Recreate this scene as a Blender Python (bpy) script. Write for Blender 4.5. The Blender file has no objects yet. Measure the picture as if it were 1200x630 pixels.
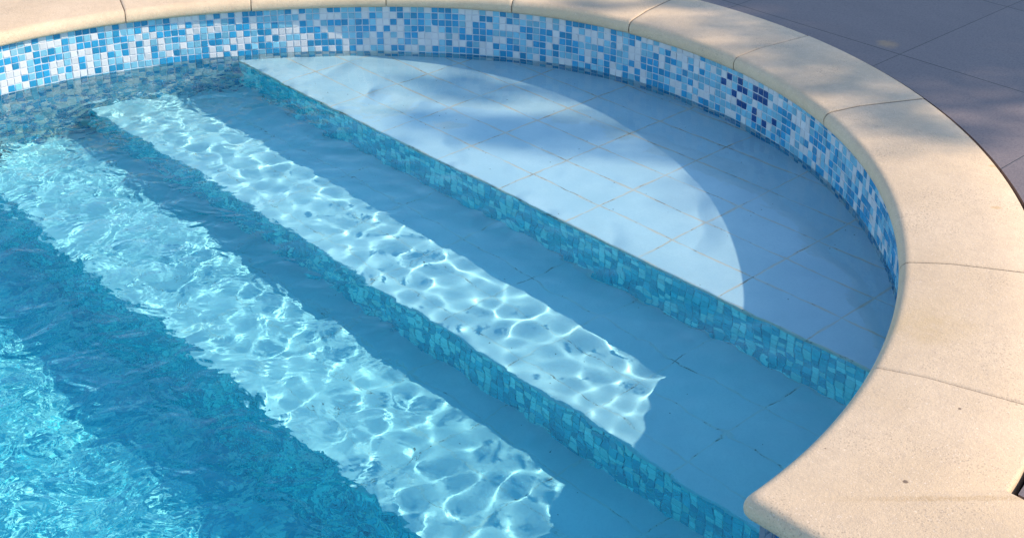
import bpy, bmesh, math, random
import numpy as np
from mathutils import Vector, Matrix

# ------------------------------------------------------------------ camera, sky, sun, exposure
scene = bpy.context.scene
C = scene.collection
rad = math.radians

cam_d = bpy.data.cameras.new("camera")
cam = bpy.data.objects.new("camera", cam_d)
C.objects.link(cam)
_R = Vector((0.6781347937, 0.7349164577, -0.0055679242))
_U = Vector((-0.2751308006, 0.2608840161, 0.9253337629))
_F = Vector((-0.6814955936, 0.6259691130, -0.3791126818))
cam.matrix_world = Matrix(((_R.x, _U.x, -_F.x, 2.87108), (_R.y, _U.y, -_F.y, -1.45593),
                           (_R.z, _U.z, -_F.z, 1.90853), (0, 0, 0, 1)))
cam_d.sensor_width = 36
cam_d.lens = 1710.48 / 1200 * 36
cam_d.shift_y = -(315 - 93.48) / 1200
cam_d.clip_end = 2000
scene.camera = cam

SUN_ELEV, SUN_AZ = 33.7, 40.0            # azimuth counted from +X towards +Y
sun_dir = Vector((math.cos(rad(SUN_ELEV)) * math.cos(rad(SUN_AZ)),
                  math.cos(rad(SUN_ELEV)) * math.sin(rad(SUN_AZ)), math.sin(rad(SUN_ELEV))))
world = bpy.data.worlds.new("World")
scene.world = world
world.use_nodes = True
nt = world.node_tree
bg = nt.nodes["Background"]
sky = nt.nodes.new("ShaderNodeTexSky")
sky.sky_type = 'NISHITA'
sky.sun_disc = False
sky.sun_elevation = rad(SUN_ELEV)
sky.sun_rotation = rad(90 - SUN_AZ)
sky.air_density = 1.0
sky.dust_density = 0.2
sky.ozone_density = 1.8
nt.links.new(sky.outputs[0], bg.inputs[0])
bg.inputs[1].default_value = 0.15

sun_d = bpy.data.lights.new("sun", 'SUN')
sun_d.energy = 3.4
sun_d.angle = rad(0.5)
sun_d.color = (1.0, 0.87, 0.69)
sun_d.cycles.is_caustics_light = True
sun = bpy.data.objects.new("sun", sun_d)
C.objects.link(sun)
sun.rotation_euler = sun_dir.to_track_quat('Z', 'Y').to_euler()

scene.view_settings.view_transform = 'Standard'
scene.view_settings.look = 'None'
scene.view_settings.gamma = 1
scene.view_settings.use_curve_mapping = False
scene.view_settings.exposure = 1.1
scene.render.engine = 'CYCLES'
cy = scene.cycles
cy.caustics_reflective = True
cy.caustics_refractive = True
cy.max_bounces = 10
cy.transmission_bounces = 8
cy.diffuse_bounces = 4
cy.use_denoising = True
cy.blur_glossy = 0.0

rng = np.random.default_rng(7)
random.seed(7)

# ------------------------------------------------------------------ helpers
def mesh_obj(name, verts, faces, mats, parent=None, smooth=False, midx=None, uvs=None):
    me = bpy.data.meshes.new(name)
    me.from_pydata([tuple(v) for v in verts], [], [tuple(f) for f in faces])
    for m in (mats if isinstance(mats, (list, tuple)) else [mats]):
        me.materials.append(m)
    if midx is not None:
        me.polygons.foreach_set('material_index', np.asarray(midx, dtype=np.int32))
    if smooth:
        me.polygons.foreach_set('use_smooth', np.ones(len(me.polygons), dtype=bool))
    if uvs is not None:                       # per-vertex uv
        l = me.uv_layers.new(name="UVMap")
        vi = np.empty(len(me.loops), dtype=np.int32)
        me.loops.foreach_get('vertex_index', vi)
        l.data.foreach_set('uv', np.asarray(uvs, dtype=np.float32)[vi].ravel())
    me.update()
    o = bpy.data.objects.new(name, me)
    C.objects.link(o)
    if parent is not None:
        o.parent = parent
    return o

def tag(o, label=None, cat=None, group=None, kind=None):
    if label: o['label'] = label
    if cat: o['category'] = cat
    if group: o['group'] = group
    if kind: o['kind'] = kind
    return o

def receiver(o):
    o.cycles.is_caustics_receiver = True
    return o

class NT:
    """tiny node helper"""
    def __init__(s, name):
        s.m = bpy.data.materials.new(name)
        s.m.use_nodes = True
        s.t = s.m.node_tree
        s.b = s.t.nodes["Principled BSDF"]
        s.out = s.t.nodes["Material Output"]
    def n(s, typ, **kw):
        nd = s.t.nodes.new(typ)
        for k, v in kw.items(): setattr(nd, k, v)
        return nd
    def l(s, a, b): s.t.links.new(a, b)
    def val(s, sock, v):
        if hasattr(v, 'is_output') or isinstance(v, bpy.types.NodeSocket): s.l(v, sock)
        else: sock.default_value = v
    def math(s, op, a, b=None, c=None, clamp=False):
        nd = s.n("ShaderNodeMath", operation=op, use_clamp=clamp)
        s.val(nd.inputs[0], a)
        if b is not None: s.val(nd.inputs[1], b)
        if c is not None: s.val(nd.inputs[2], c)
        return nd.outputs[0]
    def mix(s, f, a, b, blend='MIX'):
        nd = s.n("ShaderNodeMix", data_type='RGBA', blend_type=blend)
        s.val(nd.inputs[0], f)
        s.val(nd.inputs[6], a if not isinstance(a, tuple) else (*a, 1))
        s.val(nd.inputs[7], b if not isinstance(b, tuple) else (*b, 1))
        return nd.outputs[2]
    def noise(s, scale, detail=4, rough=.55, vec=None, dist=0):
        nd = s.n("ShaderNodeTexNoise")
        nd.inputs['Scale'].default_value = scale
        nd.inputs['Detail'].default_value = detail
        nd.inputs['Roughness'].default_value = rough
        nd.inputs['Distortion'].default_value = dist
        if vec is not None: s.l(vec, nd.inputs['Vector'])
        return nd.outputs[0]
    def ramp(s, f, lo, hi, a=0.0, b=1.0, smooth=True):
        nd = s.n("ShaderNodeMapRange", interpolation_type='SMOOTHSTEP' if smooth else 'LINEAR')
        s.val(nd.inputs[0], f)
        for i, v in enumerate((lo, hi, a, b)): nd.inputs[i + 1].default_value = v
        return nd.outputs[0]
    def pos(s):
        return s.n("ShaderNodeNewGeometry").outputs['Position']
    def xyz(s, v):
        nd = s.n("ShaderNodeSeparateXYZ"); s.l(v, nd.inputs[0]); return nd.outputs
    def comb(s, x, y, z=0.0):
        nd = s.n("ShaderNodeCombineXYZ")
        for i, v in enumerate((x, y, z)): s.val(nd.inputs[i], v)
        return nd.outputs[0]
    def scale(s, v, k):
        nd = s.n("ShaderNodeVectorMath", operation='MULTIPLY'); s.l(v, nd.inputs[0]); nd.inputs[1].default_value = k; return nd.outputs[0]
    def dist(s, v, p):
        nd = s.n("ShaderNodeVectorMath", operation='DISTANCE'); s.l(v, nd.inputs[0]); nd.inputs[1].default_value = p; return nd.outputs['Value']
    def bump(s, h, strength=.3, d=.002, normal=None):
        nd = s.n("ShaderNodeBump")
        nd.inputs['Strength'].default_value = strength
        nd.inputs['Distance'].default_value = d
        s.l(h, nd.inputs['Height'])
        if normal is not None: s.l(normal, nd.inputs['Normal'])
        return nd.outputs[0]
    def done(s, col=None, rough=None, normal=None, spec=None):
        if col is not None: s.val(s.b.inputs['Base Color'], col if not isinstance(col, tuple) else (*col, 1))
        if rough is not None: s.val(s.b.inputs['Roughness'], rough)
        if normal is not None: s.l(normal, s.b.inputs['Normal'])
        if spec is not None: s.b.inputs['Specular IOR Level'].default_value = spec
        return s.m

# ------------------------------------------------------------------ the pool outline
_pts = np.array([(-1.66, .35), (-1.58, .68), (-1.495, .92), (-1.375, 1.19), (-1.18, 1.43), (-.96, 1.65), (-.707, 1.832),
    (-.309, 1.996), (-.06, 2.006), (.205, 1.987), (.483, 1.905), (.70, 1.80), (.936, 1.66), (1.09, 1.515), (1.235, 1.36),
    (1.31, 1.25), (1.37, 1.145), (1.435, .995), (1.49, .82), (1.54, .64), (1.588, .47), (1.626, .32)])
YC = 0.32                      # where the rounded end meets the main basin
_ph = np.arctan2(_pts[:, 1] - YC, _pts[:, 0])
_rr = np.hypot(_pts[:, 0], _pts[:, 1] - YC)
_A = np.stack([np.cos(k * _ph) for k in range(7)], 1)
_co = np.linalg.lstsq(np.vstack([_A, 0.02 * np.diag(np.arange(7.))]), np.r_[_rr, np.zeros(7)], rcond=None)[0]
PH = np.linspace(-0.32, math.pi + 0.32, 1400)
_r = np.stack([np.cos(k * PH) for k in range(7)], 1) @ _co
ARC = np.stack([_r * np.cos(PH), YC + _r * np.sin(PH)], 1)
_t = np.gradient(ARC, axis=0); _t /= np.linalg.norm(_t, axis=1)[:, None]
ARCN = np.stack([_t[:, 1], -_t[:, 0]], 1)          # outward normal
def corner_off(off): return off + max(off - .03, 0) * .12
def widen(off):
    """the outer edge of the coping swings out a little towards the two corners"""
    e = np.minimum(PH, math.pi - PH)
    return off + max(off - .03, 0) * .12 * np.clip((.75 - e) / .55, 0, 1)
def arc_at(off):
    """outline of the rounded end moved outward by off, from its right corner to its left one"""
    P = ARC + ARCN * widen(off)[:, None]
    y0 = YC + corner_off(off)
    ok = np.where(P[:, 1] >= y0)[0]
    i, j = ok[0], ok[-1]
    def cut(a, b):
        f = (y0 - a[1]) / (b[1] - a[1]); return a + (b - a) * f
    first = cut(P[i - 1], P[i]); last = cut(P[j + 1], P[j])
    return np.vstack([first, P[i:j + 1], last])
def resample(P, n):
    s = np.r_[0, np.cumsum(np.linalg.norm(np.diff(P, axis=0), axis=1))]
    q = np.linspace(0, s[-1], n)
    return np.stack([np.interp(q, s, P[:, 0]), np.interp(q, s, P[:, 1])], 1)
BW, BY = 2.3, -6.0             # half width and far end of the main basin
def outline(off, n=160):
    a = resample(arc_at(off), n)
    w = BW + off
    yo = YC + corner_off(off)
    return np.vstack([a, [(-w, yo), (-w, BY - off), (w, BY - off), (w, yo)]])

# ------------------------------------------------------------------ materials
def mat_mosaic(name, col, var=.10, rough=.16):
    t = NT(name)
    g = t.n("ShaderNodeNewGeometry").outputs['Random Per Island']
    n2 = t.noise(60, 3, .6, t.pos())
    v = t.math('ADD', t.math('MULTIPLY', t.math('SUBTRACT', g, .5), var * 2.2), t.math('MULTIPLY', t.math('SUBTRACT', n2, .5), var))
    hs = t.n("ShaderNodeHueSaturation")
    hs.inputs['Color'].default_value = (*col, 1)
    t.l(t.math('ADD', v, 1.0), hs.inputs['Value'])
    film = t.ramp(t.noise(9, 4, .6, t.pos()), .55, .75, 0, .12)
    c = t.mix(film, hs.outputs[0], (.62, .64, .60))
    return t.done(c, t.math('ADD', rough, t.math('MULTIPLY', n2, .1)), t.bump(t.noise(140, 2, .5, t.pos()), .15, .001))
M_WHITE = mat_mosaic('mosaic_white', (.49, .49, .50), .06)
M_SKY = mat_mosaic('mosaic_pale_blue', (.15, .36, .47), .14)
M_MID = mat_mosaic('mosaic_blue', (.020, .21, .38), .16)
M_COB = mat_mosaic('mosaic_cobalt', (.005, .045, .17), .10)
M_GROUT = NT('mosaic_grout')
M_GROUT = M_GROUT.done(M_GROUT.mix(M_GROUT.noise(25, 4, .6, M_GROUT.pos()), (.40, .42, .46), (.50, .51, .55)), .9)
M_AQ1 = mat_mosaic('mosaic_aqua_pale', (.42, .84, .84), .12)
M_AQ2 = mat_mosaic('mosaic_aqua', (.06, .60, .70), .12)
M_AQ3 = mat_mosaic('mosaic_teal', (.02, .48, .60), .12)
M_GROUT2 = NT('step_grout').done((.10, .56, .64), .9)

def mat_coping():
    t = NT('cast_stone')
    p = t.pos()
    base = t.mix(t.ramp(t.noise(2.2, 5, .6, p), .3, .7), (.53, .385, .248), (.61, .455, .312))
    base = t.mix(t.ramp(t.noise(38, 3, .7, p), .35, .75, 0, .35), base, (.42, .31, .22))
    fine = t.noise(420, 2, .7, p)
    base = t.mix(t.ramp(fine, .42, .72, 0, .30), base, (.31, .23, .17))
    base = t.mix(t.ramp(t.noise(170, 3, .75, p), .52, .72, 0, .26), base, (.34, .27, .22))
    base = t.mix(t.ramp(t.noise(230, 2, .7, t.scale(p, (1, 1, 1.3))), .60, .75, 0, .5), base, (.80, .66, .55))
    # pores, gathered in patches
    vo = t.n("ShaderNodeTexVoronoi"); vo.inputs['Scale'].default_value = 150; t.l(p, vo.inputs['Vector'])
    patch = t.ramp(t.noise(7, 4, .65, p), .42, .70, .06, .33)
    pore = t.math('MULTIPLY', t.math('LESS_THAN', vo.outputs['Distance'], patch), .5)
    base = t.mix(pore, base, (.30, .22, .16))
    # yellow water stain and two deep pits
    st = t.ramp(t.math('ADD', t.dist(p, (1.47, 1.03, .23)), t.math('MULTIPLY', t.math('SUBTRACT', t.noise(9, 4, .6, p), .5), .16)), .02, .15, .5, 0)
    st = t.math('MULTIPLY', st, t.ramp(t.noise(26, 4, .7, p), .3, .65, .35, 1))
    base = t.mix(st, base, (.46, .32, .165))
    for q, r in (((1.592, .512, .23), .0045), ((1.754, .530, .23), .0055), ((1.70, .80, .23), .004), ((1.665, .62, .23), .003)):
        d = t.math('ADD', t.dist(p, q), t.math('MULTIPLY', t.math('SUBTRACT', t.noise(160, 2, .5, p), .5), .004))
        base = t.mix(t.ramp(d, r * .7, r * 1.2, .9, 0), base, (.14, .09, .06))
    # small rusty drips near the deck side
    for q in ((1.10, 1.935), (1.125, 1.915), (1.155, 1.905), (1.15, 1.88), (1.17, 1.83), (1.215, 1.828), (1.19, 1.90), (1.24, 1.80), (1.30, 1.62), (1.14, 1.925)):
        x, y, z = t.xyz(p)
        dx = t.math('SUBTRACT', x, q[0]); dy = t.math('SUBTRACT', y, q[1])
        a = t.math('ADD', t.math('MULTIPLY', dx, .68), t.math('MULTIPLY', dy, .73))
        b = t.math('SUBTRACT', t.math('MULTIPLY', dy, .68), t.math('MULTIPLY', dx, .73))
        e = t.math('SQRT', t.math('ADD', t.math('POWER', t.math('DIVIDE', a, .018), 2.0), t.math('POWER', t.math('DIVIDE', b, .011), 2.0)))
        base = t.mix(t.ramp(e, .4, 1.0, .55, 0), base, (.42, .26, .12))
    # speckled mortar line of the corner mitre
    x, y, z = t.xyz(p)
    A = Vector((1.62, .31)); B = Vector((1.905, .625)); D = (B - A).normalized()
    al = t.math('ADD', t.math('MULTIPLY', t.math('SUBTRACT', x, A.x), D.x), t.math('MULTIPLY', t.math('SUBTRACT', y, A.y), D.y))
    ac = t.math('ABSOLUTE', t.math('SUBTRACT', t.math('MULTIPLY', t.math('SUBTRACT', y, A.y), D.x), t.math('MULTIPLY', t.math('SUBTRACT', x, A.x), D.y)))
    ac = t.math('ADD', ac, t.math('MULTIPLY', t.math('SUBTRACT', t.noise(55, 3, .6, p), .5), .012))
    ln = t.math('MULTIPLY', t.ramp(ac, .003, .010, 1, 0), t.ramp(al, .04, .30, 0, .9))
    ln = t.math('MULTIPLY', ln, t.ramp(t.noise(260, 2, .7, p), .35, .65, .15, 1))
    base = t.mix(ln, base, (.40, .27, .15))
    h = t.math('SUBTRACT', t.math('ADD', t.math('MULTIPLY', fine, .7), t.noise(120, 3, .6, p)), t.math('MULTIPLY', pore, .9))
    return t.done(base, .78, t.bump(h, .6, .0016), .35)
M_COPING = mat_coping()

def mat_tread():
    """pale blue glazed stoneware steps with worn beige joints"""
    t = NT('step_stoneware')
    p = t.pos()
    x, y, z = t.xyz(p)
    base = t.mix(t.ramp(t.noise(5, 5, .6, p), .3, .7), (.42, .565, .64), (.50, .635, .70))
    base = t.mix(t.ramp(t.noise(180, 2, .6, p), .4, .7, 0, .22), base, (.34, .49, .58))
    wob = t.math('MULTIPLY', t.math('SUBTRACT', t.noise(14, 4, .6, p), .5), .010)
    def joint(v, pitch, o):
        f = t.math('FRACT', t.math('DIVIDE', t.math('ADD', t.math('SUBTRACT', v, o), wob), pitch))
        return t.math('MULTIPLY', t.math('SUBTRACT', .5, t.math('ABSOLUTE', t.math('SUBTRACT', f, .5))), pitch)
    jx = joint(x, .279, -.003)
    jy = joint(y, .142, 1.126)
    d = t.math('MINIMUM', jx, jy)
    wid = t.ramp(t.noise(11, 3, .6, p), .3, .7, .0015, .0055)
    m = t.math('DIVIDE', d, wid)
    line = t.ramp(m, .4, 1.3, 1, 0)
    worn = t.ramp(t.noise(6, 4, .7, p), .32, .55, .35, .9)
    upper = t.ramp(z, -.20, -.10, .30, 1)
    base = t.mix(t.math('MULTIPLY', t.math('MULTIPLY', line, worn), upper), base, (.60, .50, .40))
    crack = t.math('MULTIPLY', t.ramp(d, .0008, .0022, 1, 0), t.ramp(t.noise(16, 4, .75, p), .53, .63, 0, .7))
    base = t.mix(crack, base, (.06, .06, .06))
    # specks of grit lying on the treads
    vo = t.n("ShaderNodeTexVoronoi"); vo.inputs['Scale'].default_value = 34; t.l(t.scale(p, (1, 1, .2)), vo.inputs['Vector'])
    sep = t.n("ShaderNodeSeparateColor"); t.l(vo.outputs['Color'], sep.inputs[0])
    sp = t.math('MULTIPLY', t.math('LESS_THAN', vo.outputs['Distance'], .075), t.math('GREATER_THAN', sep.outputs[0], .80))
    base = t.mix(t.math('MULTIPLY', sp, .8), base, (.05, .06, .06))
    return t.done(base, .55, t.bump(t.math('SUBTRACT', t.noise(90, 3, .6, p), t.math('MULTIPLY', line, 1.2)), .35, .0015), .3)
M_TREAD = mat_tread()

def mat_floor_mosaic():
    t = NT('floor_mosaic')
    p = t.pos(); x, y, z = t.xyz(p)
    P_ = .025
    def cell(v): return t.math('FLOOR', t.math('DIVIDE', v, P_))
    def fr(v): return t.math('ABSOLUTE', t.math('SUBTRACT', t.math('FRACT', t.math('DIVIDE', v, P_)), .5))
    wn = t.n("ShaderNodeTexWhiteNoise", noise_dimensions='3D')
    t.l(t.comb(cell(x), cell(y), cell(t.math('ADD', z, .003))), wn.inputs['Vector'])
    cr = t.n("ShaderNodeValToRGB"); cr.color_ramp.interpolation = 'CONSTANT'
    e = cr.color_ramp.elements
    e[0].position = 0; e[0].color = (.80, .85, .85, 1)
    e[1].position = .3; e[1].color = (.38, .68, .76, 1)
    k = e.new(.62); k.color = (.13, .50, .63, 1)
    t.l(wn.outputs[0], cr.inputs[0])
    g = t.math('GREATER_THAN', t.math('MAXIMUM', fr(x), fr(y)), .44)
    return t.done(t.mix(g, cr.outputs[0], (.45, .58, .62)), .35)
M_FLOOR = mat_floor_mosaic()

def mat_deck():
    t = NT('grey_porcelain_pavers')
    p = t.pos(); x, y, z = t.xyz(p)
    P_ = .655
    cx = t.math('FLOOR', t.math('DIVIDE', t.math('SUBTRACT', x, .527), P_))
    cyy = t.math('FLOOR', t.math('DIVIDE', t.math('SUBTRACT', y, 2.368), P_))
    wn = t.n("ShaderNodeTexWhiteNoise", noise_dimensions='2D'); t.l(t.comb(cx, cyy), wn.inputs['Vector'])
    base = t.mix(wn.outputs[0], (.140, .107, .107), (.170, .132, .130))
    base = t.mix(t.ramp(t.noise(3, 5, .65, t.scale(p, (1, 2.2, 1))), .3, .7, 0, .5), base, (.19, .148, .142))
    base = t.mix(t.ramp(t.noise(260, 3, .7, t.scale(p, (1, .35, 1))), .4, .72, 0, .6), base, (.085, .067, .072))
    def jd(v, o):
        f = t.math('FRACT', t.math('DIVIDE', t.math('SUBTRACT', v, o), P_))
        return t.math('MULTIPLY', t.math('SUBTRACT', .5, t.math('ABSOLUTE', t.math('SUBTRACT', f, .5))), P_)
    d = t.math('MINIMUM', t.math('MULTIPLY', jd(x, .527), 1.35), jd(y, 2.368))
    j = t.ramp(d, .0014, .0026, 1, 0)
    st = t.ramp(t.math('ADD', t.dist(p, (.445, 2.42, .22)), t.math('MULTIPLY', t.math('SUBTRACT', t.noise(28, 4, .6, p), .5), .06)), .005, .05, .55, 0)
    base = t.mix(st, base, (.42, .24, .10))
    base = t.mix(j, base, (.025, .024, .03))
    h = t.math('SUBTRACT', t.noise(160, 3, .6, p), t.math('MULTIPLY', j, 3.0))
    return t.done(base, .6, t.bump(h, .35, .002), .4)
M_DECK = mat_deck()

def simple(name, a, b, sc, rough=.9, bs=.4, bd=.01):
    t = NT(name); p = t.pos()
    return t.done(t.mix(t.ramp(t.noise(sc, 5, .6, p), .3, .7), a, b), rough, t.bump(t.noise(sc * 6, 4, .6, p), bs, bd))
M_SOIL = simple('dark_earth', (.035, .024, .018), (.07, .05, .035), 30)
M_GRASS = simple('lawn', (.035, .07, .02), (.07, .11, .035), 3)
M_MORTAR = simple('mortar', (.16, .12, .085), (.26, .20, .14), 40, .95)
M_CONC = simple('pool_render', (.30, .42, .48), (.36, .48, .54), 8)
M_BARK = simple('bark', (.09, .065, .045), (.16, .12, .09), 20, .9, .8, .02)
M_LEAF = NT('leaf')
_g = M_LEAF.n("ShaderNodeNewGeometry").outputs['Random Per Island']
M_LEAF = M_LEAF.done(M_LEAF.mix(_g, (.035, .075, .02), (.085, .12, .035)), .5)

def mat_water():
    t = NT('pool_water')
    t.t.nodes.remove(t.b)
    g = t.n("ShaderNodeBsdfGlass", distribution='GGX')
    g.inputs['IOR'].default_value = 1.33
    g.inputs['Roughness'].default_value = 0
    g.inputs['Color'].default_value = (1, 1, 1, 1)
    # small chop, stronger out in the basin than over the sheltered steps
    p = t.pos(); x, y, z = t.xyz(p)
    m = t.ramp(t.math('ADD', y, t.math('MULTIPLY', x, .54)), .92, -.02, .15, 1)
    m = t.math('MULTIPLY', m, t.ramp(t.noise(2.2, 2, .5, p), .3, .7, .55, 1.15))
    h = t.math('ADD', t.noise(9, 2, .45, p, .8), t.math('MULTIPLY', t.noise(30, 2, .5, p, .5), .16))
    t.l(t.bump(t.math('MULTIPLY', h, m), 1.0, CHOP), g.inputs['Normal'])
    t.l(g.outputs[0], t.out.inputs['Surface'])
    return t.m
CHOP = .0125
M_WATER = mat_water()
def mat_body():
    """the slight blue-green of the water itself"""
    t = NT('water_tint')
    t.t.nodes.remove(t.b)
    a = t.n("ShaderNodeVolumeAbsorption")
    a.inputs['Color'].default_value = (0.0, .95, .97, 1)
    a.inputs['Density'].default_value = 1.0
    t.l(a.outputs[0], t.out.inputs['Volume'])
    return t.m
M_BODY = mat_body()

# ------------------------------------------------------------------ setting: ground and pavement
def ring(name, inner, z, half, mat, n_sub=1):
    """flat sheet with the pool cut out of it, reaching out to a square"""
    c = np.array([0, -1.0])
    ang = np.arctan2(inner[:, 1] - c[1], inner[:, 0] - c[0])
    order = np.argsort(ang); P = inner[order]; a = ang[order]
    k = half / np.maximum(np.abs(np.cos(a)), np.abs(np.sin(a)))
    O = c + np.stack([np.cos(a), np.sin(a)], 1) * k[:, None]
    n = len(P)
    v = [(*q, z) for q in P] + [(*q, z) for q in O]
    f = [(i, n + i, n + (i + 1) % n, (i + 1) % n) for i in range(n)]
    return v, f, n
GROUND_Z = .10
v, f, n = ring('ground', outline(.10), GROUND_Z, 600, M_GRASS)
tag(mesh_obj('ground', v, f, M_GRASS), kind='structure')
v, f, n = ring('pavement', outline(.308), .220, 7.0, M_DECK)
m_ = len(v)
v += [(q[0], q[1], GROUND_Z + .004) for q in v]
f = f + [(i, (i + 1) % n, m_ + (i + 1) % n, m_ + i) for i in range(n)] + \
    [(n + i, m_ + n + i, m_ + n + (i + 1) % n, n + (i + 1) % n) for i in range(n)]
tag(mesh_obj('pavement', v, f, M_DECK), kind='structure')

# ------------------------------------------------------------------ pool shell, walls with mosaic, floor
FLOOR_Z = -.90
T1, T2, T3 = -.048, -.290, -.492           # depths of the three treads
E1, E2, E3 = 1.130, .645, .190             # their front edges

def tiles(name, frame, nu, nv, u0, v0, pitch, pick, mats, parent, lift=.0016, gap=.0030, jit=.0005):
    """small glass tiles as thin raised slabs; frame(u, v, h) -> points"""
    U, V = np.meshgrid(np.arange(nu), np.arange(nv), indexing='ij')
    U = U.ravel(); V = V.ravel(); N = len(U)
    uc = u0 + (U + .5) * pitch + rng.normal(0, .0003, N); vc = v0 - (V + .5) * pitch + rng.normal(0, .0003, N)
    hw = pitch / 2 - gap / 2
    quad = [(-1, -1), (1, -1), (1, 1), (-1, 1)]
    tilt = rng.normal(0, jit, (N, 2))
    vs = []
    for lv, s in ((-.001, 1.0), (lift * .65, 1.0), (lift, .86)):
        for (a, b) in quad:
            h = lv + (tilt[:, 0] * a + tilt[:, 1] * b if lv > 0 else 0)
            vs.append(frame(uc + a * hw * s, vc + b * hw * s, np.broadcast_to(h, (N,))))
    vs = np.stack(vs, 1).reshape(-1, 3)
    base = (np.arange(N) * 12)[:, None]
    fl = [[8, 9, 10, 11]] + [[k, (k + 1) % 4, 4 + (k + 1) % 4, 4 + k] for k in range(4)] + [[4 + k, 4 + (k + 1) % 4, 8 + (k + 1) % 4, 8 + k] for k in range(4)]
    faces = np.concatenate([base + np.array(q)[None] for q in fl], 1).reshape(-1, 4)
    mi = np.repeat(pick(U, V), 9)
    return mesh_obj(name, vs, faces.tolist(), mats, parent, midx=mi)

wall = arc_at(0.0)[::-1]                                   # left corner -> right corner
ws = np.r_[0, np.cumsum(np.linalg.norm(np.diff(wall, axis=0), axis=1))]
def wall_pt(u, off=0.0):
    u = np.asarray(u)
    x = np.interp(u, ws, wall[:, 0]); y = np.interp(u, ws, wall[:, 1])
    x2 = np.interp(u + .01, ws, wall[:, 0]); y2 = np.interp(u + .01, ws, wall[:, 1])
    x1 = np.interp(u - .01, ws, wall[:, 0]); y1 = np.interp(u - .01, ws, wall[:, 1])
    tx, ty = x2 - x1, y2 - y1
    l = np.hypot(tx, ty) + 1e-9
    return x + ty / l * off, y - tx / l * off              # positive off: into the pool
TOP_Z = .176
pw = bpy.data.objects.new('pool_wall', None); C.objects.link(pw); pw.location = (0, 0, 0)
tag(pw, 'curved pool wall clad in small white and blue mosaic tiles under the stone coping', 'pool wall')
# backing with the grout face
uu = np.linspace(0, ws[-1], 260)
bx, by = wall_pt(uu); ox, oy = wall_pt(uu, -.12)
vs = [(a, b, TOP_Z) for a, b in zip(bx, by)] + [(a, b, FLOOR_Z - .03) for a, b in zip(bx, by)] + \
     [(a, b, TOP_Z) for a, b in zip(ox, oy)] + [(a, b, FLOOR_Z - .03) for a, b in zip(ox, oy)]
n = 260
fs = []
for i in range(n - 1):
    fs += [(i, i + 1, n + i + 1, n + i), (2 * n + i, i + 0, i + 1, 2 * n + i + 1)[::-1], (3 * n + i, 3 * n + i + 1, 2 * n + i + 1, 2 * n + i)]
receiver(mesh_obj('grout_bed', vs, fs, M_GROUT, pw))
PITCH = .025
_i0 = np.argmin(np.hypot(wall[:, 0] + 1.1715, wall[:, 1] - 1.443))
U_IDX0 = ws[_i0] - PITCH / 2                               # left edge of the photo's reference column
U0 = U_IDX0 - math.floor(U_IDX0 / PITCH) * PITCH
COL0 = int(round((U_IDX0 - U0) / PITCH))
COBALT = {(60, 2), (59, 3), (61, 4), (62, 2), (62, 3), (62, 5), (63, 3), (63, 5), (65, 2), (65, 3), (65, 5), (65, 6),
          (66, 2), (66, 3), (67, 2), (67, 3), (67, 6), (69, 5)}
nu_w = int((ws[-1] - U0) / PITCH); nv_w = int((.2 - FLOOR_Z) / PITCH)
def pick_wall(U, V):
    r = rng.random(len(U))
    # neighbouring tiles often repeat (sheets are laid from mixed strips)
    k = np.where(r < .28, 0, np.where(r < .62, 1, 2))
    rep = rng.random(len(U)) < .12
    k2 = np.where(rep, np.roll(k, 1), k)
    for i, (u, v_) in enumerate(zip(U, V)):
        c = u - COL0
        if (c, v_) in COBALT: k2[i] = 3
        elif 58 <= c <= 69 and 1 <= v_ <= 6 and k2[i] == 2: k2[i] = 1
    return k2
def wall_frame(u, v_, h):
    x, y = wall_pt(u, h); return np.stack([x, y, np.minimum(v_, TOP_Z - .001)], 1)
receiver(tiles('mosaic', wall_frame, nu_w, nv_w, U0, .2, PITCH, pick_wall, [M_WHITE, M_SKY, M_MID, M_COB], pw))

# straight walls of the main basin, one thing
mb = outline(0.0)
RC = .05          # the straight walls sit a little further back under the coping
pts = [(mb[159][0], YC + RC), (-BW, YC + RC), (-BW, BY), (BW, BY), (BW, YC + RC), (mb[0][0], YC + RC)]
outp = outline(.12)
ptso = [tuple(outp[159]), (-BW - .12, YC + .12), (-BW - .12, BY - .12), (BW + .12, BY - .12), (BW + .12, YC + .12), tuple(outp[0])]
vs = [(*p, TOP_Z) for p in pts] + [(*p, FLOOR_Z - .03) for p in pts] + [(*p, TOP_Z) for p in ptso] + [(*p, FLOOR_Z - .03) for p in ptso]
fs = []
for i in range(5):
    fs += [(i, i + 1, 7 + i, 6 + i), (12 + i, 13 + i, i + 1, i), (18 + i, 19 + i, 13 + i, 12 + i)]
def mat_wall_mosaic():
    t = NT('basin_mosaic')
    p = t.pos(); x, y, z = t.xyz(p); h = t.math('ADD', x, y)
    wn = t.n("ShaderNodeTexWhiteNoise", noise_dimensions='2D')
    cl = lambda v: t.math('FLOOR', t.math('DIVIDE', v, .025))
    fr = lambda v: t.math('ABSOLUTE', t.math('SUBTRACT', t.math('FRACT', t.math('DIVIDE', v, .025)), .5))
    t.l(t.comb(cl(h), cl(z)), wn.inputs['Vector'])
    cr = t.n("ShaderNodeValToRGB"); cr.color_ramp.interpolation = 'CONSTANT'; e = cr.color_ramp.elements
    e[0].position = 0; e[0].color = (.74, .74, .76, 1); e[1].position = .33; e[1].color = (.2, .44, .66, 1)
    k = e.new(.66); k.color = (.028, .24, .58, 1); t.l(wn.outputs[0], cr.inputs[0])
    return t.done(t.mix(t.math('GREATER_THAN', t.math('MAXIMUM', fr(h), fr(z)), .44), cr.outputs[0], (.6, .65, .68)), .2)
o = receiver(mesh_obj('pool_wall', vs, fs, mat_wall_mosaic()))
tag(o, 'straight mosaic wall of the main basin running off from the pointed coping corner', 'pool wall')

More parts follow.
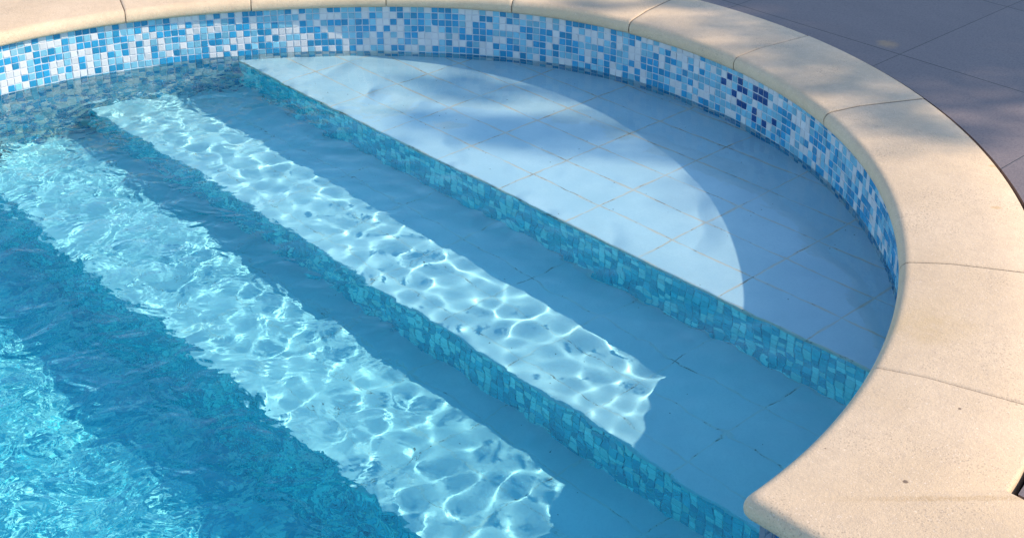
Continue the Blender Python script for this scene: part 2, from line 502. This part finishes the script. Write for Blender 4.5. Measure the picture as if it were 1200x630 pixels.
fl = outline(.02)
receiver(tag(mesh_obj('pool_floor', [(*p, FLOOR_Z) for p in fl], [tuple(range(len(fl)))], M_FLOOR), kind='structure'))

# ------------------------------------------------------------------ submerged steps
steps = bpy.data.objects.new('pool_steps', None); C.objects.link(steps); steps.location = (0, 0, FLOOR_Z)
tag(steps, 'flight of pale blue underwater pool steps with mosaic risers in the rounded end', 'pool steps')
def xmax(y, off=.004):
    """half-widths of the basin at y (left, right)"""
    if y < YC: return -1.6, 1.6
    P = arc_at(off)
    i = int(np.argmax(P[:, 1]))
    R = P[:i + 1]; L = P[i:][::-1]
    return float(np.interp(y, L[:, 1], L[:, 0])), float(np.interp(y, R[:, 1], R[:, 0]))
def P3(x, y, z): return (x, y, z - FLOOR_Z)
ytop = float(arc_at(.004)[:, 1].max()) - 1e-4
def tread(z, y0, y1):
    ys = np.r_[y0, np.linspace(y0 + .004, y1, 90)]
    ys = ytop - (ytop - ys) if y1 < ytop else y0 + (y1 - y0) * (1 - (1 - np.linspace(0, 1, 160)) ** 2)
    vs, fs = [], []
    for y in ys:
        a, b = xmax(y)
        for x in np.linspace(a, b, 9): vs.append(P3(x, y, z))
    nn = len(ys)
    for i in range(nn - 1):
        for j in range(8):
            fs.append((i * 9 + j, i * 9 + j + 1, (i + 1) * 9 + j + 1, (i + 1) * 9 + j))
    # rounded nose at the front edge
    a, b = xmax(y0)
    k0 = len(vs)
    for (dy, dz) in ((-.0035, -.0012), (-.005, -.0045), (-.005, -.014)):
        vs.append(P3(a, y0 + dy, z + dz)); vs.append(P3(b, y0 + dy, z + dz))
    fr = [0] + [8]
    fs += [(k0, k0 + 1, 8, 0), (k0 + 2, k0 + 3, k0 + 1, k0), (k0 + 4, k0 + 5, k0 + 3, k0 + 2)]
    return receiver(mesh_obj('tread', vs, fs, M_TREAD, steps))
tread(T1, E1, ytop)
tread(T2, E2, E1 + .02)
tread(T3, E3, E2 + .02)
def riser(y, z0, z1, ppick):
    a, b = xmax(y)
    g = mesh_obj('riser', [P3(a, y, z0 - .003), P3(b, y, z0 - .003), P3(b, y, z1 - .01), P3(a, y, z1 - .01)], [(0, 3, 2, 1)], M_GROUT2, steps)
    receiver(g)
    def fr(u, v_, h): return np.stack([u, y - h, np.maximum(v_, z1) - FLOOR_Z], 1)
    receiver(tiles('mosaic', fr, int((b - a) / PITCH), int(math.ceil((z0 - .010 - z1) / PITCH)), a + .001, z0 - .012, PITCH, ppick, [M_AQ1, M_AQ2, M_AQ3], g))
def pick_step(U, V):
    r = rng.random(len(U))
    k = np.where(r < .36, 0, np.where(r < .70, 1, 2))
    return np.where(rng.random(len(U)) < .3, np.roll(k, 1), k)
riser(E1, T1, T2, pick_step)
riser(E2, T2, T3, pick_step)
riser(E3, T3, FLOOR_Z, pick_step)
# cheeks of the lowest step, which stands out into the basin
for sx in (-1.6, 1.6):
    vs = [P3(sx, E3, T3 - .003), P3(sx, YC + .01, T3 - .003), P3(sx, YC + .01, FLOOR_Z), P3(sx, E3, FLOOR_Z)]
    receiver(mesh_obj('cheek', vs, [(0, 1, 2, 3) if sx < 0 else (3, 2, 1, 0)], M_AQ2, steps))

# ------------------------------------------------------------------ water
def waves(X, Y):
    r = np.random.default_rng(21)
    Z = np.zeros_like(X)
    def field(n, l0, l1, kcurv, dmean=None, spread=None):
        out = np.zeros_like(X)
        for i in range(n):
            lam = l0 * (l1 / l0) ** r.random()
            k = 2 * math.pi / lam
            th = r.uniform(0, 2 * math.pi) if dmean is None else dmean + r.normal(0, spread)
            a = kcurv / math.sqrt(n / 2) / k ** 2
            out += a * np.sin(k * (math.cos(th) * X + math.sin(th) * Y) + r.uniform(0, 6.283))
        return out
    # the ripples are short and quick over the shallow ledge and lie down over the deeper water
    sg = lambda v, w: 1 / (1 + np.exp(-v / w))
    mid = sg(1.11 - Y, .02)                              # light through here lands past the ledge
    low = sg(.82 - Y, .05)                               # ... past the second step
    bot = sg(.46 - Y, .06)                               # ... on the basin floor
    left = sg(.2 - Y - .75 * X - .9, .25)
    t2 = mid * (1 - low)
    Z += field(30, .14, .28, .80) * (1 - mid)
    Z += field(80, .050, .125, 3.25) * t2
    Z += field(80, .050, .125, 1.75) * low * (1 - .35 * bot)
    Z += field(24, .22, .42, .45) * (.12 + .88 * mid - .3 * bot)
    Z += field(8, .5, 1.4, .10)
    return Z
gx = np.linspace(-2.34, 2.34, 881)
gy = np.r_[np.linspace(-6.04, -1.75, 70)[:-1], np.linspace(-1.75, 2.06, 721)]
GX, GY = np.meshgrid(gx, gy, indexing='ij')
GZ = waves(GX, GY)
# keep the cells inside the wall line (plus a little, so that the water ends inside the wall)
PH_f = np.arctan2(GY - YC, GX); 
Rin = np.interp(PH_f, PH, np.hypot(ARC[:, 0], ARC[:, 1] - YC)) + .05
inside = np.where(GY > YC + .05, np.hypot(GX, GY - YC) < Rin, True)
idx = np.full(GX.shape, -1); 
cell = inside[:-1, :-1] & inside[1:, :-1] & inside[:-1, 1:] & inside[1:, 1:]
used = np.zeros(GX.shape, bool)
used[:-1, :-1] |= cell; used[1:, :-1] |= cell; used[:-1, 1:] |= cell; used[1:, 1:] |= cell
idx[used] = np.arange(used.sum())
vt = np.stack([GX[used], GY[used], GZ[used]], 1)
ci, cj = np.where(cell)
q = np.stack([idx[ci, cj], idx[ci + 1, cj], idx[ci + 1, cj + 1], idx[ci, cj + 1]], 1)
nt_ = len(vt)
e = np.concatenate([q[:, [0, 1]], q[:, [1, 2]], q[:, [2, 3]], q[:, [3, 0]]])
key = np.sort(e, 1); kk = key[:, 0].astype(np.int64) * nt_ + key[:, 1]
un, inv, cnt = np.unique(kk, return_inverse=True, return_counts=True)
be = e[cnt[inv] == 1]
nxt = dict(be.tolist()); loop = [int(be[0, 0])]
while nxt[loop[-1]] != loop[0]: loop.append(nxt[loop[-1]])
loop = np.array(loop); nl = len(loop)
vb = vt[loop].copy(); vb[:, 2] = FLOOR_Z - .02
bi = nt_ + np.arange(nl)
side = np.stack([np.roll(loop, -1), loop, bi, np.roll(bi, -1)], 1)
quads = np.concatenate([q, side])
me = bpy.data.meshes.new('water')
V_ = np.concatenate([vt, vb])
me.vertices.add(len(V_)); me.vertices.foreach_set('co', V_.astype(np.float32).ravel())
li = np.concatenate([quads.ravel(), bi[::-1]]).astype(np.int32)
ls = np.r_[np.arange(0, quads.size, 4), quads.size].astype(np.int32)
me.loops.add(len(li)); me.loops.foreach_set('vertex_index', li)
me.polygons.add(len(ls)); me.polygons.foreach_set('loop_start', ls)
sm = np.zeros(len(ls), bool); sm[:len(q)] = True
me.polygons.foreach_set('use_smooth', sm)
me.materials.append(M_WATER); me.update(calc_edges=True); me.validate()
water = bpy.data.objects.new('water', me); C.objects.link(water)
tag(water, kind='structure')
water.cycles.is_caustics_caster = True

# the coloured body of the water, a closed volume that reaches just over the wave crests
ol = outline(.06, 120)
n = len(ol)
vs = [(*p, .016) for p in ol] + [(*p, FLOOR_Z - .015) for p in ol]
fs = [tuple(range(n)), tuple(range(2 * n - 1, n - 1, -1))] + [(i, n + i, n + (i + 1) % n, (i + 1) % n) for i in range(n)]
tag(mesh_obj('water', vs, fs, M_BODY), kind='structure')

# ------------------------------------------------------------------ coping stones
CT, CB = .232, .177                       # top and underside of the coping
PROF = [(-.020, CB), (-.0245, CB + .0035), (-.0275, CB + .009), (-.0285, CB + .016)]
for a in np.linspace(0, 90, 8)[0:]:
    PROF.append((-.0285 + .027 * (1 - math.cos(rad(a))), CB + .021 + .027 * math.sin(rad(a))))
PROF += [(.08, CT + .0006), (.18, CT), (.288, CT - .001), (.293, CT - .004), (.295, CT - .010), (.295, CB)]
def frac_curve(off, f0, f1, n, extra=None):
    a = arc_at(off)                        # right corner -> left corner
    s = np.r_[0, np.cumsum(np.linalg.norm(np.diff(a, axis=0), axis=1))]
    qs = np.linspace(f0[0], f1[0], n) if not callable(f0) else None
    return a, s
def phi_cut(off, phi):
    P = ARC + ARCN * widen(off)[:, None]
    return np.array([np.interp(phi, PH, P[:, 0]), np.interp(phi, PH, P[:, 1])])
def phi_of(x, y):
    return PH[int(np.argmin(np.hypot(ARC[:, 0] - ARCN[:, 0] * .02 - x, ARC[:, 1] - ARCN[:, 1] * .02 - y)))]
def stone(name, rows, label):
    """rows[k][j]: j-th station of profile point k"""
    k, n = len(rows), len(rows[0])
    vs = [tuple(p) for r in rows for p in r]
    fs = []
    for a in range(k):
        b = (a + 1) % k
        for j in range(n - 1):
            fs.append((a * n + j, b * n + j, b * n + j + 1, a * n + j + 1))
    fs.append(tuple(a * n for a in range(k))[::-1]); fs.append(tuple(a * n + n - 1 for a in range(k)))
    o = mesh_obj(name, vs, fs, M_COPING, smooth=True)
    bm = bmesh.new(); bm.from_mesh(o.data); bmesh.ops.recalc_face_normals(bm, faces=bm.faces); bm.to_mesh(o.data); bm.free()
    for p in o.data.polygons:
        if len(p.vertices) > 4: p.use_smooth = False
    o.data.set_sharp_from_angle(angle=rad(40))
    tag(o, label, 'coping stone', 'stone coping around the rounded pool end')
    return o
GAP = .0021
def arc_stone(p0, p1, label, n=40):
    rows = []
    dz = random.uniform(-.0012, .0012)
    for (o, z) in PROF:
        g = GAP / 1.7
        zz = z + dz
        # ease the long edges at both ends a little
        ph = np.r_[p0 + g, p0 + g + .0018, np.linspace(p0 + g + .006, p1 - g - .006, n), p1 - g - .0018, p1 - g]
        pts = [phi_cut(o, a) for a in ph]
        rows.append([(q[0], q[1], zz - (.0016 if (i in (0, len(pts) - 1) and z > CB + .02) else 0)) for i, q in enumerate(pts)])
    return stone('coping_stone', rows, label)
joints = [(1.489, .808), (1.305, 1.240), (.672, 1.862), (.190, 1.983), (-.268, 1.968), (-.677, 1.793), (-1.015, 1.504), (-1.342, 1.161), (-1.60, .80)]
JP = [phi_of(*j) for j in joints]
labels = ['sunlit coping stone with a yellow water stain, beside the pointed corner stone',
          'long sunlit coping stone bending past the rusty drips and soft leaf shadow',
          'partly shaded coping stone above the cluster of cobalt tiles',
          'coping stone in tree shade with the slanting joint, left of the cobalt tiles',
          'narrow looking coping stone at the far top, behind the shallow ledge centre',
          'coping stone at the top edge above where the ledge turns shaded',
          'coping stone right of the joint above the left end of the ledge front edge',
          'coping stone with a brown stained joint at its right, above sunlit white mosaic']
for i in range(len(JP) - 1):
    arc_stone(JP[i], JP[i + 1], labels[i])
# from the last joint to the left corner
pL = PH[int(np.argmin(np.abs(ARC[:, 1] - (YC + .30)) + 10 * (ARC[:, 0] > 0)))]
# corner stones: right and mirrored left one, each with a straight leg
def corner_stone(phi, right, leg, label):
    rows = []
    for (o, z) in PROF:
        P = arc_at(o)
        a = phi_cut(o, phi)
        if right:
            i = int(np.argmin(np.hypot(P[:, 0] - a[0], P[:, 1] - a[1])))
            seg = P[:i + 1][::-1]; sx = 1
        else:
            i = int(np.argmin(np.hypot(P[:, 0] - a[0], P[:, 1] - a[1])))
            seg = P[i:]; sx = -1
        seg = np.vstack([a, seg[1:]])
        cx, cyv = seg[-1]
        leg_r = .022 * max(0.0, 1 - max(o, 0) / .12) + .002        # the nose of the corner is worn round
        sl = np.r_[0, np.cumsum(np.linalg.norm(np.diff(seg, axis=0), axis=1))]
        cut = sl[-1] - leg_r
        c0 = np.array([np.interp(cut, sl, seg[:, 0]), np.interp(cut, sl, seg[:, 1])])
        c2 = np.array([cx + sx * leg_r, cyv]); c1 = np.array([cx, cyv])
        n1 = resample(np.vstack([seg[sl < cut], c0]), 30)
        bz = [(1 - t) ** 2 * c0 + 2 * t * (1 - t) * c1 + t * t * c2 for t in np.linspace(0, 1, 12)[1:]]
        xs = np.linspace(c2[0], sx * leg, 12)
        pts = [tuple(q) for q in n1] + [tuple(q) for q in bz] + [(x, cyv) for x in xs[1:]]
        rows.append([(q[0], q[1], z) for q in pts])
    return stone('coping_stone', rows, label)
corner_stone(JP[0] - GAP / 1.7, True, BW - .03, 'pointed sunlit coping corner stone with a speckled mitre line and small pits')
corner_stone(JP[-1] + GAP / 1.7, False, BW - .03, 'sunlit coping stone at the top left end, above the mosaic nearest the left edge')
# straight coping round the main basin
def straight(a, b, nrm, label):
    a = Vector(a); b = Vector(b); nrm = Vector(nrm)
    rows = []
    for (o, z) in PROF:
        rows.append([(p.x + nrm.x * o, p.y + nrm.y * o, z) for p in (a.lerp(b, t) for t in np.linspace(0, 1, 4))])
    return stone('coping_stone', rows, label)
for side_, nm in ((1, 'right'), (-1, 'left')):
    ys = np.linspace(YC + corner_off(.295), BY, 13)
    for i in range(12):
        straight((side_ * BW, ys[i] - .002, 0), (side_ * BW, ys[i + 1] + .002, 0), (side_, 0, 0),
                 'straight coping stone along the %s side of the main basin' % nm)

# mortar bed under the coping
a = outline(.004); b = outline(.29)
vs = [(*p, CB - .003) for p in a] + [(*p, CB - .003) for p in b]
n = len(a)
fs = [(i, n + i, n + (i + 1) % n, (i + 1) % n) for i in range(n)]
vs += [(*p, GROUND_Z) for p in b]
fs += [(n + i, 2 * n + i, 2 * n + (i + 1) % n, n + (i + 1) % n) for i in range(n)]
tag(mesh_obj('mortar_bed', vs, fs, M_MORTAR), kind='structure')
# pointing in the joints, a little below the faces of the stones
rows = []
for (o, z) in PROF[2:-1]:
    g = .0028
    P = [phi_cut(o + (g if o < .02 else (-g if o > .28 else 0)), a) for a in np.linspace(JP[0] - .004, JP[-1] + .004, 220)]
    rows.append([(q[0], q[1], z - (g if z > CT - .012 else 0)) for q in P])
k, n = len(rows), 220
tag(mesh_obj('joint_mortar', [p for r in rows for p in r],
             [(a * n + j, (a + 1) * n + j, (a + 1) * n + j + 1, a * n + j + 1) for a in range(k - 1) for j in range(n - 1)],
             M_MORTAR), kind='structure')

# ------------------------------------------------------------------ tree that shades the deck (stands beyond the frame, towards the sun)
tree = bpy.data.objects.new('garden_tree', None); C.objects.link(tree)
H = Vector((math.cos(rad(SUN_AZ)), math.sin(rad(SUN_AZ)))); TE = math.tan(rad(SUN_ELEV))
def up_sun(x, y, z, dist):
    return Vector((x + H.x * dist, y + H.y * dist, z + TE * dist))
base = up_sun(.3, 3.5, .22, 8.2)
tree.location = (base.x, base.y, GROUND_Z)
tag(tree, 'leafy garden tree standing beyond the deck towards the sun', 'tree')
leaf_v, leaf_f = [], []
def leaf(c, s):
    a = Vector((random.gauss(0, 1), random.gauss(0, 1), random.gauss(0, 1))).normalized()
    b = a.orthogonal().normalized(); b.rotate(Matrix.Rotation(random.uniform(0, 6.28), 3, a)); c2 = a.cross(b)
    k = len(leaf_v)
    for (u, w) in ((-1, 0), (-.35, .42), (.4, .36), (1, 0), (.4, -.36), (-.35, -.42)):
        leaf_v.append(tuple(c + b * u * s + c2 * w * s - Vector(tree.location)))
    leaf_f.append((k, k + 1, k + 2, k + 3)); leaf_f.append((k, k + 3, k + 4, k + 5))
centres = []
def clump(x, y, z, r, n, dist=8.2, squash=1.0, s=(.05, .08)):
    c = up_sun(x, y, z, dist + random.uniform(-.6, .6)); centres.append(c)
    for _ in range(n):
        d = Vector((random.gauss(0, .5), random.gauss(0, .5), random.gauss(0, .5) * squash)) * r
        leaf(c + d, random.uniform(*s))
# heavy crown over the deck
for _ in range(70):
    x = random.uniform(-1.0, 1.25); y = random.uniform(2.45, 5.2)
    if (x > .95 and y < 2.75): continue
    clump(x, y, .22, random.uniform(.3, .5), 130)
for (x, y, z, r, n) in [(.42, 2.55, .23, .22, 110), (.62, 2.62, .23, .22, 110), (.25, 2.65, .23, .22, 110), (.5, 2.85, .23, .3, 160), (.30, 2.18, .23, .18, 70), (.55, 2.13, .23, .16, 55), (.80, 2.06, .23, .12, 26), (.60, 2.38, .23, .2, 90), (.2, 2.42, .23, .2, 90), (.85, 2.4, .23, .2, 80),
                        (.10, 2.25, .23, .14, 40), (.95, 1.96, .23, .11, 36), (.87, 1.90, .23, .10, 38), (.97, 1.87, .23, .09, 30), (.42, 1.98, .23, .10, 20), (.62, 1.94, .23, .07, 10),
                        (-.74, 1.52, -.048, .10, 34), (-.60, 1.53, -.048, .09, 24), (-.42, 1.32, -.048, .12, 52), (-.28, 1.38, -.048, .12, 46), (-.58, 1.26, -.048, .08, 22), (-.18, 1.50, -.048, .12, 44), (-.02, 1.50, -.048, .10, 26)]:
    clump(x, y, z, r, n, 8.6, s=(.03, .055))
mesh_obj('crown', leaf_v, leaf_f, M_LEAF, tree)
bm = bmesh.new()
def limb(p0, p1, r0, r1, seg=7):
    ax = (p1 - p0).normalized(); u = ax.orthogonal().normalized(); w = ax.cross(u)
    A = [bm.verts.new(p0 + (u * math.cos(i * 2 * math.pi / seg) + w * math.sin(i * 2 * math.pi / seg)) * r0) for i in range(seg)]
    B = [bm.verts.new(p1 + (u * math.cos(i * 2 * math.pi / seg) + w * math.sin(i * 2 * math.pi / seg)) * r1) for i in range(seg)]
    for i in range(seg): bm.faces.new((A[i], A[(i + 1) % seg], B[(i + 1) % seg], B[i]))
L0 = Vector(tree.location)
fork = Vector((.1, .15, 2.6))
limb(Vector((0, 0, 0)), Vector((.05, .05, 1.3)), .16, .13); limb(Vector((.05, .05, 1.3)), fork, .13, .10)
for c in centres:
    q = c - L0; mid = fork.lerp(q, .5) + Vector((0, 0, .12))
    limb(fork, mid, .022, .014, 5); limb(mid, q, .014, .005, 5)
me = bpy.data.meshes.new('trunk'); bm.to_mesh(me); bm.free(); me.materials.append(M_BARK)
o = bpy.data.objects.new('trunk', me); C.objects.link(o); o.parent = tree
